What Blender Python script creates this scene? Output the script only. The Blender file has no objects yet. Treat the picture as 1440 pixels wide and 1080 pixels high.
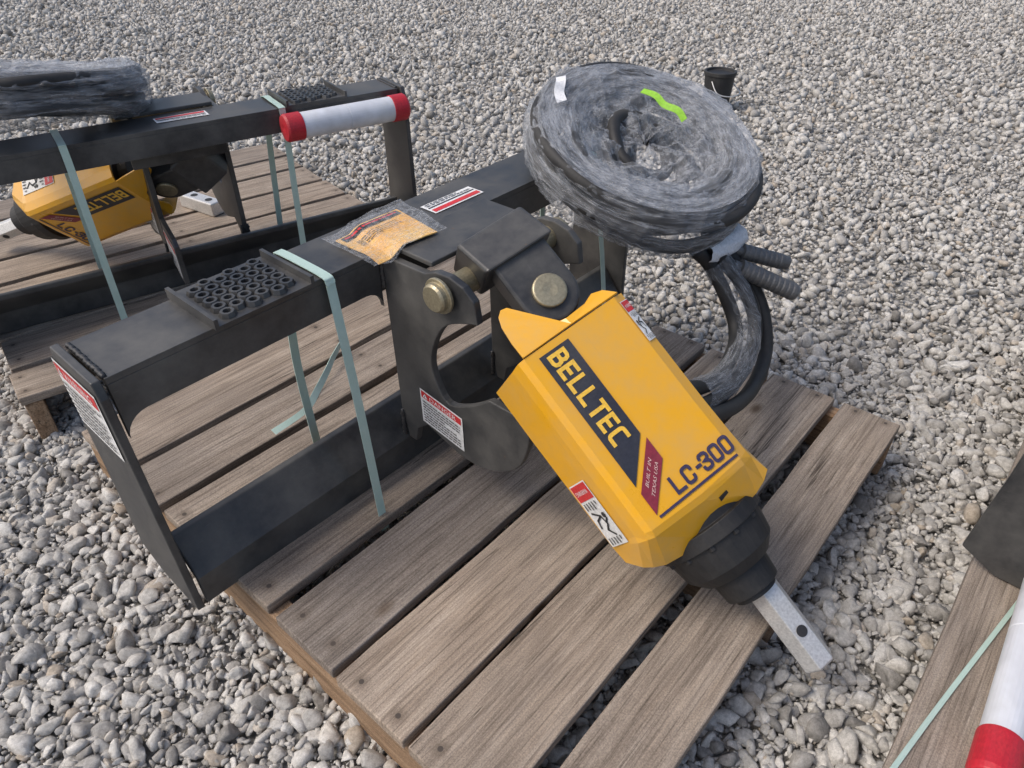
import bpy, bmesh, math, random
import numpy as np
from mathutils import Matrix, Vector
R = math.radians
random.seed(7)
S = bpy.context.scene
COL = S.collection

# ------------------------------------------------------------------ camera
cam = bpy.data.objects.new('camera', bpy.data.cameras.new('camera'))
COL.objects.link(cam)
cam.location = (0, 0, 1.13)
cam.rotation_euler = (R(53.2), 0, R(-49.3))
cam.data.sensor_width = 36
cam.data.lens = 36 * 1010 / 1440
cam.data.clip_start = 0.02
cam.data.clip_end = 500
S.camera = cam

# ------------------------------------------------------------------ light
SUN_EL, SUN_DIR = 52, (-0.80, 0.60)          # where the light comes from, on the ground plane
w = bpy.data.worlds.new('World'); S.world = w; w.use_nodes = True
wn = w.node_tree; wn.nodes.clear()
sky = wn.nodes.new('ShaderNodeTexSky'); sky.sky_type = 'NISHITA'; sky.sun_disc = False
sky.sun_elevation = R(SUN_EL); sky.sun_rotation = math.atan2(SUN_DIR[0], SUN_DIR[1])
sky.air_density = 1.0; sky.dust_density = 4.0; sky.ozone_density = 1.0
bg = wn.nodes.new('ShaderNodeBackground'); bg.inputs[1].default_value = 0.15
wo = wn.nodes.new('ShaderNodeOutputWorld')
wn.links.new(sky.outputs[0], bg.inputs[0]); wn.links.new(bg.outputs[0], wo.inputs[0])
sun = bpy.data.objects.new('sun', bpy.data.lights.new('sun', 'SUN')); COL.objects.link(sun)
sun.data.energy = 1.35; sun.data.angle = R(24); sun.data.color = (1, 0.95, 0.87)
h = Vector((SUN_DIR[0], SUN_DIR[1], 0)).normalized() * math.cos(R(SUN_EL)) + Vector((0, 0, math.sin(R(SUN_EL))))
sun.rotation_euler = h.to_track_quat('Z', 'Y').to_euler()
S.view_settings.view_transform = 'Standard'; S.view_settings.look = 'None'
S.view_settings.exposure = 0.15; S.view_settings.gamma = 1.0

# ------------------------------------------------------------------ materials
MATS = {}
class NT:
    def __init__(s, name):
        s.m = bpy.data.materials.new(name); s.m.use_nodes = True
        s.t = s.m.node_tree; s.t.nodes.clear()
        s.o = s.n('OutputMaterial'); s.p = s.n('BsdfPrincipled')
        s.l(s.p.outputs[0], s.o.inputs[0]); MATS[name] = s.m
    def n(s, k, **kw):
        x = s.t.nodes.new('ShaderNode' + k)
        for a, b in kw.items(): setattr(x, a, b)
        return x
    def l(s, a, b): s.t.links.new(a, b)
    def coord(s, scale=(1, 1, 1), kind='Object', rand=False):
        c = s.n('TexCoord'); m = s.n('Mapping'); m.inputs['Scale'].default_value = scale
        s.l(c.outputs[kind], m.inputs['Vector'])
        if rand:
            oi = s.n('ObjectInfo'); mu = s.n('Math', operation='MULTIPLY'); mu.inputs[1].default_value = 37.0
            s.l(oi.outputs['Random'], mu.inputs[0])
            cx = s.n('CombineXYZ'); s.l(mu.outputs[0], cx.inputs[0]); s.l(mu.outputs[0], cx.inputs[1]); s.l(mu.outputs[0], cx.inputs[2])
            s.l(cx.outputs[0], m.inputs['Location'])
        return m.outputs[0]
    def noise(s, vec, scale, detail=4, rough=0.6):
        x = s.n('TexNoise'); x.inputs['Scale'].default_value = scale; x.inputs['Detail'].default_value = detail
        x.inputs['Roughness'].default_value = rough; s.l(vec, x.inputs['Vector']); return x.outputs[0]
    def ramp(s, fac, stops):
        x = s.n('ValToRGB'); e = x.color_ramp.elements
        while len(e) < len(stops): e.new(0.5)
        for i, (p, c) in enumerate(stops):
            e[i].position = p; e[i].color = (*c, 1) if len(c) == 3 else c
        s.l(fac, x.inputs[0]); return x.outputs[0]
    def mix(s, fac, a, b, mode='MIX'):
        x = s.n('Mix', data_type='RGBA', blend_type=mode)
        for v, i in ((fac, 0), (a, 6), (b, 7)):
            if isinstance(v, (int, float)): x.inputs[i].default_value = v
            elif isinstance(v, tuple): x.inputs[i].default_value = (*v, 1)
            else: s.l(v, x.inputs[i])
        return x.outputs[2]
    def bump(s, hgt, strength=0.3, dist=0.002, prev=None):
        x = s.n('Bump'); x.inputs['Strength'].default_value = strength; x.inputs['Distance'].default_value = dist
        s.l(hgt, x.inputs['Height'])
        if prev: s.l(prev, x.inputs['Normal'])
        s.l(x.outputs[0], s.p.inputs['Normal']); return x.outputs[0]
    def set(s, **kw):
        for a, b in kw.items():
            i = s.p.inputs[a.replace('_', ' ')]
            if isinstance(b, (int, float)): i.default_value = b
            elif isinstance(b, tuple): i.default_value = (*b, 1) if len(b) == 3 else b
            else: s.l(b, i)

def paint(name, col, dirt, rough=0.4, amount=0.5, coat=0.0, metal=0.0, fine=240, spec=0.5):
    t = NT(name); v = t.coord()
    a = t.noise(v, 9, 6, 0.65); b = t.noise(v, fine, 3, 0.6)
    f = t.ramp(a, [(0.42, (0, 0, 0)), (0.75, (amount, amount, amount))])
    c = t.mix(f, col, dirt)
    g = t.ramp(b, [(0.3, (0.82, 0.82, 0.82)), (0.7, (1.15, 1.15, 1.15))])
    c = t.mix(1.0, c, g, 'MULTIPLY')
    t.set(Base_Color=c, Roughness=t.ramp(a, [(0.3, (rough,) * 3), (0.8, (min(1, rough + 0.25),) * 3)]), Metallic=metal)
    t.p.inputs['Coat Weight'].default_value = coat
    t.p.inputs['Specular IOR Level'].default_value = spec
    t.bump(b, 0.12, 0.0006)
    return t.m
def steel_paint(name, col, dust, rust):
    t = NT(name); v = t.coord()
    a = t.noise(v, 7, 7, 0.68); b = t.noise(v, 260, 3, 0.6); d = t.noise(v, 38, 8, 0.75)
    vs_ = t.coord((5, 160, 160)); sc = t.noise(vs_, 2.2, 5, 0.7); vt = t.coord((140, 6, 140)); sd = t.noise(vt, 2.0, 5, 0.7)
    c = t.mix(t.ramp(a, [(0.36, (0.05, 0.05, 0.05)), (0.72, (0.9, 0.9, 0.9))]), col, dust)
    c = t.mix(t.ramp(sc, [(0.66, (0, 0, 0)), (0.70, (0.5, 0.5, 0.5))]), c, (0.17, 0.17, 0.17))
    c = t.mix(t.ramp(sd, [(0.67, (0, 0, 0)), (0.71, (0.4, 0.4, 0.4))]), c, (0.15, 0.15, 0.155))
    c = t.mix(t.ramp(d, [(0.665, (0, 0, 0)), (0.70, (0.8, 0.8, 0.8))]), c, rust)
    t.set(Base_Color=c, Roughness=t.ramp(a, [(0.3, (0.30,) * 3), (0.75, (0.62,) * 3)]))
    t.bump(b, 0.12, 0.0006)
steel_paint('black_paint', (0.024, 0.025, 0.028), (0.13, 0.125, 0.115), (0.16, 0.085, 0.045))
paint('weld_bead', (0.03, 0.03, 0.032), (0.10, 0.09, 0.08), 0.4, 0.6)
paint('grease_black', (0.012, 0.012, 0.013), (0.06, 0.055, 0.05), 0.5, 0.6)
t = NT('yellow_paint'); v = t.coord()
a = t.noise(v, 8, 7, 0.7); b = t.noise(v, 300, 2, 0.5); d = t.noise(v, 55, 8, 0.8)
vs_ = t.coord((120, 4, 120)); sc = t.noise(vs_, 1.6, 5, 0.7)
c = t.mix(t.ramp(a, [(0.40, (0, 0, 0)), (0.75, (0.7, 0.7, 0.7))]), (0.83, 0.41, 0.010), (0.60, 0.37, 0.13))
c = t.mix(t.ramp(sc, [(0.665, (0, 0, 0)), (0.70, (0.35, 0.35, 0.35))]), c, (0.55, 0.33, 0.10))
c = t.mix(t.ramp(d, [(0.70, (0, 0, 0)), (0.73, (0.75, 0.75, 0.75))]), c, (0.10, 0.07, 0.04))
t.set(Base_Color=c, Roughness=t.ramp(a, [(0.3, (0.24,) * 3), (0.8, (0.5,) * 3)]))
t.p.inputs['Coat Weight'].default_value = 0.4; t.p.inputs['Coat Roughness'].default_value = 0.15
t.bump(b, 0.05, 0.0004)
paint('zinc_yellow', (0.44, 0.385, 0.26), (0.24, 0.21, 0.15), 0.38, 0.8, 0, 0.75)
paint('bright_steel', (0.72, 0.71, 0.69), (0.45, 0.43, 0.40), 0.34, 0.6, 0, 0.55)
paint('red_plastic', (0.50, 0.015, 0.03), (0.35, 0.05, 0.05), 0.35, 0.5)
paint('white_plastic', (0.70, 0.72, 0.77), (0.52, 0.52, 0.50), 0.3, 0.6, 0.2, 0, 12)
paint('label_white', (0.80, 0.80, 0.79), (0.62, 0.60, 0.56), 0.4, 0.5)
paint('label_red', (0.62, 0.03, 0.035), (0.5, 0.08, 0.07), 0.4, 0.5)
paint('ink_black', (0.02, 0.02, 0.022), (0.05, 0.05, 0.05), 0.5, 0.5)
paint('plate_dark', (0.030, 0.032, 0.045), (0.10, 0.095, 0.09), 0.4, 0.5)
paint('ink_blue', (0.045, 0.035, 0.085), (0.08, 0.07, 0.1), 0.4, 0.5)
paint('badge_red', (0.24, 0.025, 0.045), (0.25, 0.07, 0.08), 0.4, 0.5)
paint('badge_letter', (0.72, 0.5, 0.45), (0.6, 0.4, 0.35), 0.4, 0.3)
paint('letter_yellow', (0.86, 0.52, 0.06), (0.7, 0.45, 0.1), 0.4, 0.4)
paint('coupler_metal', (0.13, 0.13, 0.13), (0.26, 0.25, 0.24), 0.38, 0.6, 0, 0.35)
paint('rubber', (0.017, 0.017, 0.018), (0.09, 0.085, 0.078), 0.55, 0.55)
paint('booklet_paper', (0.80, 0.42, 0.09), (0.82, 0.60, 0.26), 0.5, 0.9)
paint('tag_green', (0.25, 0.55, 0.03), (0.3, 0.5, 0.05), 0.5, 0.5)
paint('tag_white', (0.75, 0.76, 0.78), (0.6, 0.6, 0.6), 0.5, 0.5)

def wood(name, ca, cb, cc, nails=False):
    t = NT(name)
    v = t.coord((1.0, 11, 11), rand=True)
    n1 = t.noise(v, 4.0, 8, 0.72)
    v2 = t.coord((3, 150, 90), rand=True)
    n2 = t.noise(v2, 1.6, 6, 0.75)
    v3 = t.coord((1, 1, 1), rand=True)
    n3 = t.noise(v3, 5, 4, 0.6)
    n4 = t.noise(v3, 420, 2, 0.6)
    c = t.ramp(n1, [(0.30, ca), (0.5, cb), (0.70, cc)])
    c = t.mix(t.ramp(n3, [(0.38, (0, 0, 0)), (0.72, (0.6, 0.6, 0.6))]), c, (cb[0] * 0.62, cb[1] * 0.64, cb[2] * 0.68))
    g = t.ramp(n2, [(0.32, (0.45, 0.43, 0.42)), (0.5, (1, 1, 1)), (0.75, (1.28, 1.26, 1.22))])
    c = t.mix(1.0, c, g, 'MULTIPLY')
    g2 = t.ramp(n4, [(0.3, (0.72, 0.72, 0.72)), (0.7, (1.22, 1.22, 1.22))])
    c = t.mix(1.0, c, g2, 'MULTIPLY')
    oi = t.n('ObjectInfo')
    k = t.ramp(oi.outputs['Random'], [(0.0, (0.78, 0.79, 0.82)), (0.5, (1.0, 0.98, 0.96)), (1.0, (1.16, 1.12, 1.08))])
    c = t.mix(1.0, c, k, 'MULTIPLY')
    # knots
    vk = t.coord((5, 10, 10), rand=True)
    vo = t.n('TexVoronoi'); vo.inputs['Scale'].default_value = 1.0; t.l(vk, vo.inputs['Vector'])
    sr = t.n('SeparateColor'); t.l(vo.outputs['Color'], sr.inputs[0])
    kn = t.mix(1.0, t.ramp(vo.outputs['Distance'], [(0.06, (0.9, 0.9, 0.9)), (0.15, (0, 0, 0))]), t.ramp(sr.outputs[0], [(0.70, (0, 0, 0)), (0.76, (1, 1, 1))]), 'MULTIPLY')
    c = t.mix(kn, c, (0.10, 0.065, 0.04))
    # splits along the grain
    v5 = t.coord((0.9, 26, 26), rand=True); n5 = t.noise(v5, 1.3, 3, 0.5)
    ms = t.noise(t.coord((2.2, 5, 5), rand=True), 1.4, 2, 0.5)
    sp = t.ramp(n5, [(0.488, (0, 0, 0)), (0.4985, (1, 1, 1)), (0.5015, (1, 1, 1)), (0.512, (0, 0, 0))])
    sm = t.ramp(ms, [(0.50, (0, 0, 0)), (0.60, (0.85, 0.85, 0.85))])
    c = t.mix(t.mix(1.0, sp, sm, 'MULTIPLY'), c, (0.045, 0.034, 0.026))
    if nails:      # nail heads over each beam; the UVs count beams along x and board widths along y
        uv = t.n('UVMap'); sx = t.n('SeparateXYZ'); t.l(uv.outputs[0], sx.inputs[0])
        def mth(op, a_, b_=None):
            x = t.n('Math', operation=op)
            for i_, q_ in ((0, a_), (1, b_)):
                if q_ is None: continue
                if isinstance(q_, (int, float)): x.inputs[i_].default_value = q_
                else: t.l(q_, x.inputs[i_])
            return x.outputs[0]
        du = mth('MULTIPLY', mth('ABSOLUTE', mth('SUBTRACT', sx.outputs[0], mth('ROUND', sx.outputs[0]))), 0.55)
        dv = mth('MULTIPLY', mth('ABSOLUTE', mth('SUBTRACT', mth('ABSOLUTE', mth('SUBTRACT', sx.outputs[1], 0.5)), 0.27)), 0.145)
        r2 = mth('SQRT', mth('ADD', mth('MULTIPLY', du, du), mth('MULTIPLY', dv, dv)))
        nl_ = t.ramp(mth('MULTIPLY', r2, 100), [(0.36, (1, 1, 1)), (0.46, (0, 0, 0))])
        st_ = t.ramp(mth('MULTIPLY', r2, 40), [(0.1, (0.55, 0.55, 0.55)), (0.7, (0, 0, 0))])
        c = t.mix(st_, c, (0.10, 0.075, 0.055)); c = t.mix(nl_, c, (0.085, 0.07, 0.06))
    t.set(Base_Color=c, Roughness=0.82)
    t.p.inputs['Specular IOR Level'].default_value = 0.25
    b = t.bump(n2, 0.55, 0.0022); t.bump(n4, 0.3, 0.001, b)
    return t.m
wood('deck_wood', (0.19, 0.152, 0.120), (0.335, 0.279, 0.226), (0.45, 0.388, 0.326), True)
wood('stringer_wood', (0.22, 0.135, 0.078), (0.36, 0.24, 0.148), (0.46, 0.33, 0.22))

t = NT('stone'); geo = t.n('NewGeometry')
c = t.ramp(geo.outputs['Random Per Island'], [(0.0, (0.25, 0.24, 0.225)), (0.15, (0.40, 0.388, 0.37)), (0.6, (0.55, 0.535, 0.505)), (0.88, (0.66, 0.645, 0.615)), (1.0, (0.44, 0.38, 0.31))])
v = t.coord(); a = t.noise(v, 130, 6, 0.7); b = t.noise(v, 900, 3, 0.6)
c = t.mix(1.0, c, t.ramp(a, [(0.3, (0.62, 0.61, 0.59)), (0.7, (1.22, 1.21, 1.2))]), 'MULTIPLY')
c = t.mix(1.0, c, t.ramp(b, [(0.3, (0.8, 0.8, 0.8)), (0.7, (1.15, 1.15, 1.15))]), 'MULTIPLY')
t.set(Base_Color=c, Roughness=0.9); t.p.inputs['Specular IOR Level'].default_value = 0.2
t.bump(a, 0.5, 0.003)

t = NT('ground_grit'); v = t.coord()
vo = t.n('TexVoronoi'); vo.inputs['Scale'].default_value = 55; t.l(v, vo.inputs['Vector'])
a = t.noise(v, 0.7, 5, 0.6); b = t.noise(v, 160, 5, 0.7)
c = t.mix(t.ramp(vo.outputs['Color'], [(0.1, (0, 0, 0)), (0.9, (1, 1, 1))]), (0.33, 0.315, 0.29), (0.52, 0.505, 0.48))
c = t.mix(1.0, c, t.ramp(b, [(0.3, (0.6, 0.6, 0.6)), (0.7, (1.25, 1.25, 1.25))]), 'MULTIPLY')
c = t.mix(1.0, c, t.ramp(a, [(0.3, (0.85, 0.84, 0.82)), (0.7, (1.08, 1.08, 1.08))]), 'MULTIPLY')
t.set(Base_Color=c, Roughness=0.95); t.p.inputs['Specular IOR Level'].default_value = 0.15
bb = t.bump(vo.outputs['Distance'], 1.0, 0.012); t.bump(b, 0.6, 0.004, bb)

t = NT('strap_plastic'); v = t.coord(); a = t.noise(v, 60, 4, 0.6); b = t.noise(v, 600, 2)
c = t.mix(a, (0.46, 0.64, 0.56), (0.62, 0.77, 0.70))
t.set(Base_Color=c, Roughness=0.28); vv_ = t.n('TexVoronoi'); vv_.inputs['Scale'].default_value = 420; t.l(v, vv_.inputs['Vector']); t.bump(vv_.outputs['Distance'], 0.5, 0.0008)
t.p.inputs['Transmission Weight'].default_value = 0.12

def film(name, lo, hi, tint, sc1, sc2):
    """clear plastic film: see-through where it lies flat, whitish along creases and at grazing angles"""
    t = NT(name); uv = t.n('UVMap')
    def mp(scale):
        m = t.n('Mapping'); m.inputs['Scale'].default_value = scale; t.l(uv.outputs[0], m.inputs['Vector']); return m.outputs[0]
    a = t.noise(mp(sc1), 1.0, 7, 0.72); b = t.noise(mp(sc2), 1.0, 6, 0.75)
    cr = t.ramp(a, [(0.40, (0, 0, 0)), (0.495, (1, 1, 1)), (0.505, (1, 1, 1)), (0.58, (0, 0, 0))])
    cs = t.ramp(b, [(0.46, (0, 0, 0)), (0.70, (1, 1, 1))])
    t.set(Base_Color=tint, Roughness=0.14); t.p.inputs['Specular IOR Level'].default_value = 0.9
    b1 = t.bump(a, 1.0, 0.012); t.bump(b, 0.9, 0.006, b1)
    lw = t.n('LayerWeight'); lw.inputs[0].default_value = 0.35
    m1 = t.mix(0.5, cr, cs); m2 = t.mix(0.35, m1, lw.outputs['Facing'])
    f = t.ramp(m2, [(0.12, (lo,) * 3), (0.80, (hi,) * 3)])
    tr = t.n('BsdfTransparent'); mx = t.n('MixShader')
    t.l(f, mx.inputs[0]); t.l(tr.outputs[0], mx.inputs[1]); t.l(t.p.outputs[0], mx.inputs[2]); t.l(mx.outputs[0], t.o.inputs[0])
    return t.m
film('stretch_film', 0.06, 0.66, (0.62, 0.65, 0.70), (7, 14, 1), (11, 36, 1))
film('crumpled_film', 0.16, 0.70, (0.60, 0.63, 0.68), (14, 7, 1), (38, 12, 1))
film('clear_bag', 0.02, 0.50, (0.86, 0.88, 0.92), (5, 6, 1), (18, 14, 1))
M = MATS

# ------------------------------------------------------------------ object helpers
def tag(o, label=None, cat=None, group=None, kind=None):
    if label: o['label'] = label
    if cat: o['category'] = cat
    if group: o['group'] = group
    if kind: o['kind'] = kind
    return o
def empty(name, mat=Matrix(), **kw):
    o = bpy.data.objects.new(name, None); COL.objects.link(o); o.matrix_world = mat; o.empty_display_size = 0.1
    return tag(o, **kw)
def mesh_obj(name, bm, mats, parent=None, smooth=False, bevel=0.0, solid=0.0, segs=2, **kw):
    me = bpy.data.meshes.new(name)
    bmesh.ops.recalc_face_normals(bm, faces=bm.faces)
    bm.to_mesh(me); bm.free()
    for m in (mats if isinstance(mats, (list, tuple)) else [mats]): me.materials.append(M[m])
    if smooth:
        for p in me.polygons: p.use_smooth = True
    o = bpy.data.objects.new(name, me); COL.objects.link(o)
    if parent: o.parent = parent
    if solid:
        d = o.modifiers.new('thickness', 'SOLIDIFY'); d.thickness = abs(solid); d.offset = -1 if solid > 0 else 1
    if bevel:
        d = o.modifiers.new('bevel', 'BEVEL'); d.width = bevel; d.segments = segs; d.limit_method = 'ANGLE'; d.angle_limit = R(40)
        d.harden_normals = False
    return tag(o, **kw)
def copy_tree(o, parent=None):
    c = o.copy(); COL.objects.link(c)
    if parent: c.parent = parent
    for ch in list(o.children): copy_tree(ch, c)
    return c
def box(bm, a, b, mi=0):
    vs = [bm.verts.new((x, y, z)) for z in (a[2], b[2]) for y in (a[1], b[1]) for x in (a[0], b[0])]
    for f in ((0, 2, 3, 1), (4, 5, 7, 6), (0, 1, 5, 4), (2, 6, 7, 3), (0, 4, 6, 2), (1, 3, 7, 5)):
        bm.faces.new([vs[i] for i in f]).material_index = mi
    return vs
def prism(bm, pts, off, mi=0):
    """closed polygon of 3D points, extruded by the vector off"""
    a = [bm.verts.new(p) for p in pts]; b = [bm.verts.new(Vector(p) + Vector(off)) for p in pts]
    n = len(a)
    for f in [a[::-1], b] + [[a[i], a[(i + 1) % n], b[(i + 1) % n], b[i]] for i in range(n)]:
        bm.faces.new(f).material_index = mi
def frame_of(d):
    d = Vector(d).normalized(); r = Vector((0, 0, 1)) if abs(d.z) < 0.9 else Vector((1, 0, 0))
    x = d.cross(r).normalized(); return x, d.cross(x).normalized(), d
def lathe(bm, p, d, prof, n=28, mi=0, phase=0.0):
    """prof: list of (distance along d, radius)"""
    x, y, d = frame_of(d); p = Vector(p); rings = []
    for s, r in prof:
        if r < 1e-6: rings.append([bm.verts.new(p + d * s)]); continue
        rings.append([bm.verts.new(p + d * s + (x * math.cos(2 * math.pi * i / n + phase) + y * math.sin(2 * math.pi * i / n + phase)) * r) for i in range(n)])
    for a, b in zip(rings, rings[1:]):
        for i in range(n):
            q = [a[i % len(a)], a[(i + 1) % len(a)], b[(i + 1) % len(b)], b[i % len(b)]]
            u = []
            for vv in q:
                if vv not in u: u.append(vv)
            if len(u) > 2: bm.faces.new(u).material_index = mi
    for r in (rings[0], rings[-1]):
        if len(r) > 2: bm.faces.new(r).material_index = mi
def catmull(pts, n=8, closed=False):
    P = [Vector(p) for p in pts]; out = []; N = len(P)
    rng = range(N) if closed else range(N - 1)
    for i in rng:
        g = (lambda k: P[k % N]) if closed else (lambda k: P[min(max(k, 0), N - 1)])
        a, b, c, d = g(i - 1), g(i), g(i + 1), g(i + 2)
        for j in range(n):
            t = j / n
            out.append(0.5 * ((2 * b) + (c - a) * t + (2 * a - 5 * b + 4 * c - d) * t * t + (3 * b - a - 3 * c + d) * t ** 3))
    if not closed: out.append(P[-1])
    return out
def tube(bm, path, r, n=10, closed=False, mi=0):
    rings = []; N = len(path); up = Vector((0.13, 0.21, 0.97))
    for i, p in enumerate(path):
        d = (path[(i + 1) % N] - path[i - 1]) if closed else (path[min(i + 1, N - 1)] - path[max(i - 1, 0)])
        x = d.cross(up).normalized(); y = x.cross(d).normalized()
        rr = r(i / N) if callable(r) else r
        rings.append([bm.verts.new(p + (x * math.cos(2 * math.pi * k / n) + y * math.sin(2 * math.pi * k / n)) * rr) for k in range(n)])
    pairs = list(zip(rings, rings[1:])) + ([(rings[-1], rings[0])] if closed else [])
    for a, b in pairs:
        for k in range(n): bm.faces.new((a[k], a[(k + 1) % n], b[(k + 1) % n], b[k])).material_index = mi
    if not closed: bm.faces.new(rings[0]).material_index = mi; bm.faces.new(rings[-1]).material_index = mi
def ribbon(bm, path, width_dir, width, thick=0.0012, twist=0.0):
    """flat strap along path; width_dir is the direction across it"""
    N = len(path); rows = []
    for i, p in enumerate(path):
        d = (path[min(i + 1, N - 1)] - path[max(i - 1, 0)]).normalized()
        x = Vector(width_dir); x = (x - d * x.dot(d)).normalized()
        if twist: x = Matrix.Rotation(twist * i / N, 3, d) @ x
        y = x.cross(d).normalized() * thick / 2; x = x * width / 2
        rows.append([bm.verts.new(p + s) for s in (-x - y, x - y, x + y, -x + y)])
    for a, b in zip(rows, rows[1:]):
        for k in range(4): bm.faces.new((a[k], a[(k + 1) % 4], b[(k + 1) % 4], b[k]))
    bm.faces.new(rows[0]); bm.faces.new(rows[-1])

# lettering: block strokes and the built-in text outline, both as flat 2D pieces
def rrect_arc(cx, cy, r, a0, a1, n=4):
    return [(cx + r * math.cos(R(a0 + (a1 - a0) * i / n)), cy + r * math.sin(R(a0 + (a1 - a0) * i / n))) for i in range(n + 1)]
GLYPH = {   # strokes in a 0.7 x 1 box
    'B': [[(0.46, 0.52)] + rrect_arc(0.5, 0.26, 0.26, 90, -90)[0:] + [(0, 0), (0, 1), (0.42, 1)] + rrect_arc(0.44, 0.76, 0.24, 90, -90) + [(0.1, 0.52)]],
    'E': [[(0.66, 0), (0, 0), (0, 1), (0.66, 1)], [(0, 0.5), (0.56, 0.5)]],
    'L': [[(0, 1), (0, 0), (0.66, 0)]],
    'T': [[(-0.05, 1), (0.75, 1)], [(0.35, 1), (0.35, 0)]],
    'C': [[(0.68, 0)] + [(0.22, 0)] + rrect_arc(0.22, 0.22, 0.22, 270, 180) + rrect_arc(0.22, 0.78, 0.22, 180, 90) + [(0.68, 1)]],
    'c': [[(0.68, 0.25)] + rrect_arc(0.48, 0.2, 0.2, 0, -90) + rrect_arc(0.22, 0.22, 0.22, 270, 180) + rrect_arc(0.22, 0.78, 0.22, 180, 90) + rrect_arc(0.48, 0.8, 0.2, 90, 0) + [(0.68, 0.75)]],
    '-': [[(0.16, 0.5), (0.42, 0.5)]],
    '3': [[(0, 0.82)] + rrect_arc(0.18, 0.82, 0.18, 180, 90) + rrect_arc(0.44, 0.78, 0.22, 90, -60) + [(0.26, 0.53)] + rrect_arc(0.44, 0.24, 0.24, 60, -90) + rrect_arc(0.18, 0.18, 0.18, 270, 180)],
    '0': [rrect_arc(0.2, 0.8, 0.2, 180, 90) + rrect_arc(0.46, 0.8, 0.2, 90, 0) + rrect_arc(0.46, 0.2, 0.2, 0, -90) + rrect_arc(0.2, 0.2, 0.2, 270, 180) + [(0, 0.8)]],
}
def stroke2d(path, wd):
    P = [Vector(p) for p in path]; Q = [P[0]]
    for p in P[1:]:
        if (p - Q[-1]).length > 1e-5: Q.append(p)
    P = Q; L = []; Rr = []; N = len(P); closed = (P[0] - P[-1]).length < 1e-5
    for i, p in enumerate(P):
        a = P[i - 1] if i else (P[-2] if closed else None)
        b = P[i + 1] if i < N - 1 else (P[1] if closed else None)
        d1 = (p - a).normalized() if a is not None else None; d2 = (b - p).normalized() if b is not None else None
        if d1 is None: d1 = d2
        if d2 is None: d2 = d1
        n1 = Vector((-d1.y, d1.x)); n2 = Vector((-d2.y, d2.x)); m = (n1 + n2)
        m = m.normalized() if m.length > 1e-6 else n1
        k = wd / 2 / max(0.45, m.dot(n1)); e = Vector((0, 0))
        if not closed and i == 0: e = -d2 * wd / 2
        if not closed and i == N - 1: e = d1 * wd / 2
        L.append(p + m * k + e); Rr.append(p - m * k + e)
    return [(L[i], L[i + 1], Rr[i + 1], Rr[i]) for i in range(N - 1)]
def word_strokes(word, x, y, hgt, pitch, wd, asp=0.72):
    q = []
    for i, ch in enumerate(word):
        for st in GLYPH[ch]:
            q += stroke2d([(x + i * pitch + px * asp * hgt, y + py * hgt) for px, py in st], wd)
    return q
def add2d(bm, quads, fn, mi, lift=0.0):
    for k_, q in enumerate(quads):
        try: bm.faces.new([bm.verts.new(fn(p[0], p[1], lift + 0.000012 * (k_ % 40))) for p in q]).material_index = mi
        except ValueError: pass
_TXT = {}
def text2d(s):
    if s in _TXT: return _TXT[s]
    cu = bpy.data.curves.new('lettering', 'FONT'); cu.body = s; cu.align_x = 'CENTER'; cu.align_y = 'CENTER'; cu.resolution_u = 2
    o = bpy.data.objects.new('lettering', cu); COL.objects.link(o)
    dg = bpy.context.evaluated_depsgraph_get(); dg.update()
    me = bpy.data.meshes.new_from_object(o.evaluated_get(dg))
    q = [[Vector((me.vertices[i].co.x, me.vertices[i].co.y)) for i in p.vertices] for p in me.polygons]
    bpy.data.objects.remove(o); bpy.data.curves.remove(cu); bpy.data.meshes.remove(me)
    ys = [p.y for f in q for p in f]; xs = [p.x for f in q for p in f]
    cx, cy = (min(xs) + max(xs)) / 2, (min(ys) + max(ys)) / 2
    q = [[Vector((p.x - cx, p.y - cy)) for p in f] for f in q]
    _TXT[s] = (q, max(xs) - min(xs), max(ys) - min(ys)); return _TXT[s]
def put_text(bm, s, cx, cy, width, height, fn, mi, lift, shear=0.0, bold=0.0):
    q, w0, h0 = text2d(s)
    for f in q:
        try: bm.faces.new([bm.verts.new(fn(cx + p.x * width / w0 + shear * p.y * height / h0, cy + p.y * height / h0, lift)) for p in f]).material_index = mi
        except ValueError: pass
def rect2d(x0, y0, x1, y1): return [[(x0, y0), (x1, y0), (x1, y1), (x0, y1)]]
def lines2d(x0, y0, x1, y1, rows, seed=1, fill=0.5, words=True):
    """rows of fine print too small to read"""
    rnd = random.Random(seed); q = []; dy = (y1 - y0) / rows
    for r in range(rows):
        y = y0 + (r + 0.5) * dy; x = x0
        end = x1 if rnd.random() < 0.75 else x0 + (x1 - x0) * rnd.uniform(0.5, 0.95)
        while x < end:
            l = (x1 - x0) * rnd.uniform(0.04, 0.13); e = min(end, x + l)
            q += rect2d(x, y - dy * fill / 2, e, y + dy * fill / 2); x = e + (x1 - x0) * 0.018
    return q

# ------------------------------------------------------------------ ground and gravel
bm = bmesh.new()
N = 60
gx = np.sign(np.linspace(-1, 1, N)) * np.abs(np.linspace(-1, 1, N)) ** 3 * 160
vs = [[bm.verts.new((x + 1.5, y + 1.5, -0.012)) for x in gx] for y in gx]
for i in range(N - 1):
    for j in range(N - 1): bm.faces.new((vs[i][j], vs[i][j + 1], vs[i + 1][j + 1], vs[i + 1][j]))
mesh_obj('ground', bm, 'ground_grit', kind='structure')

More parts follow.
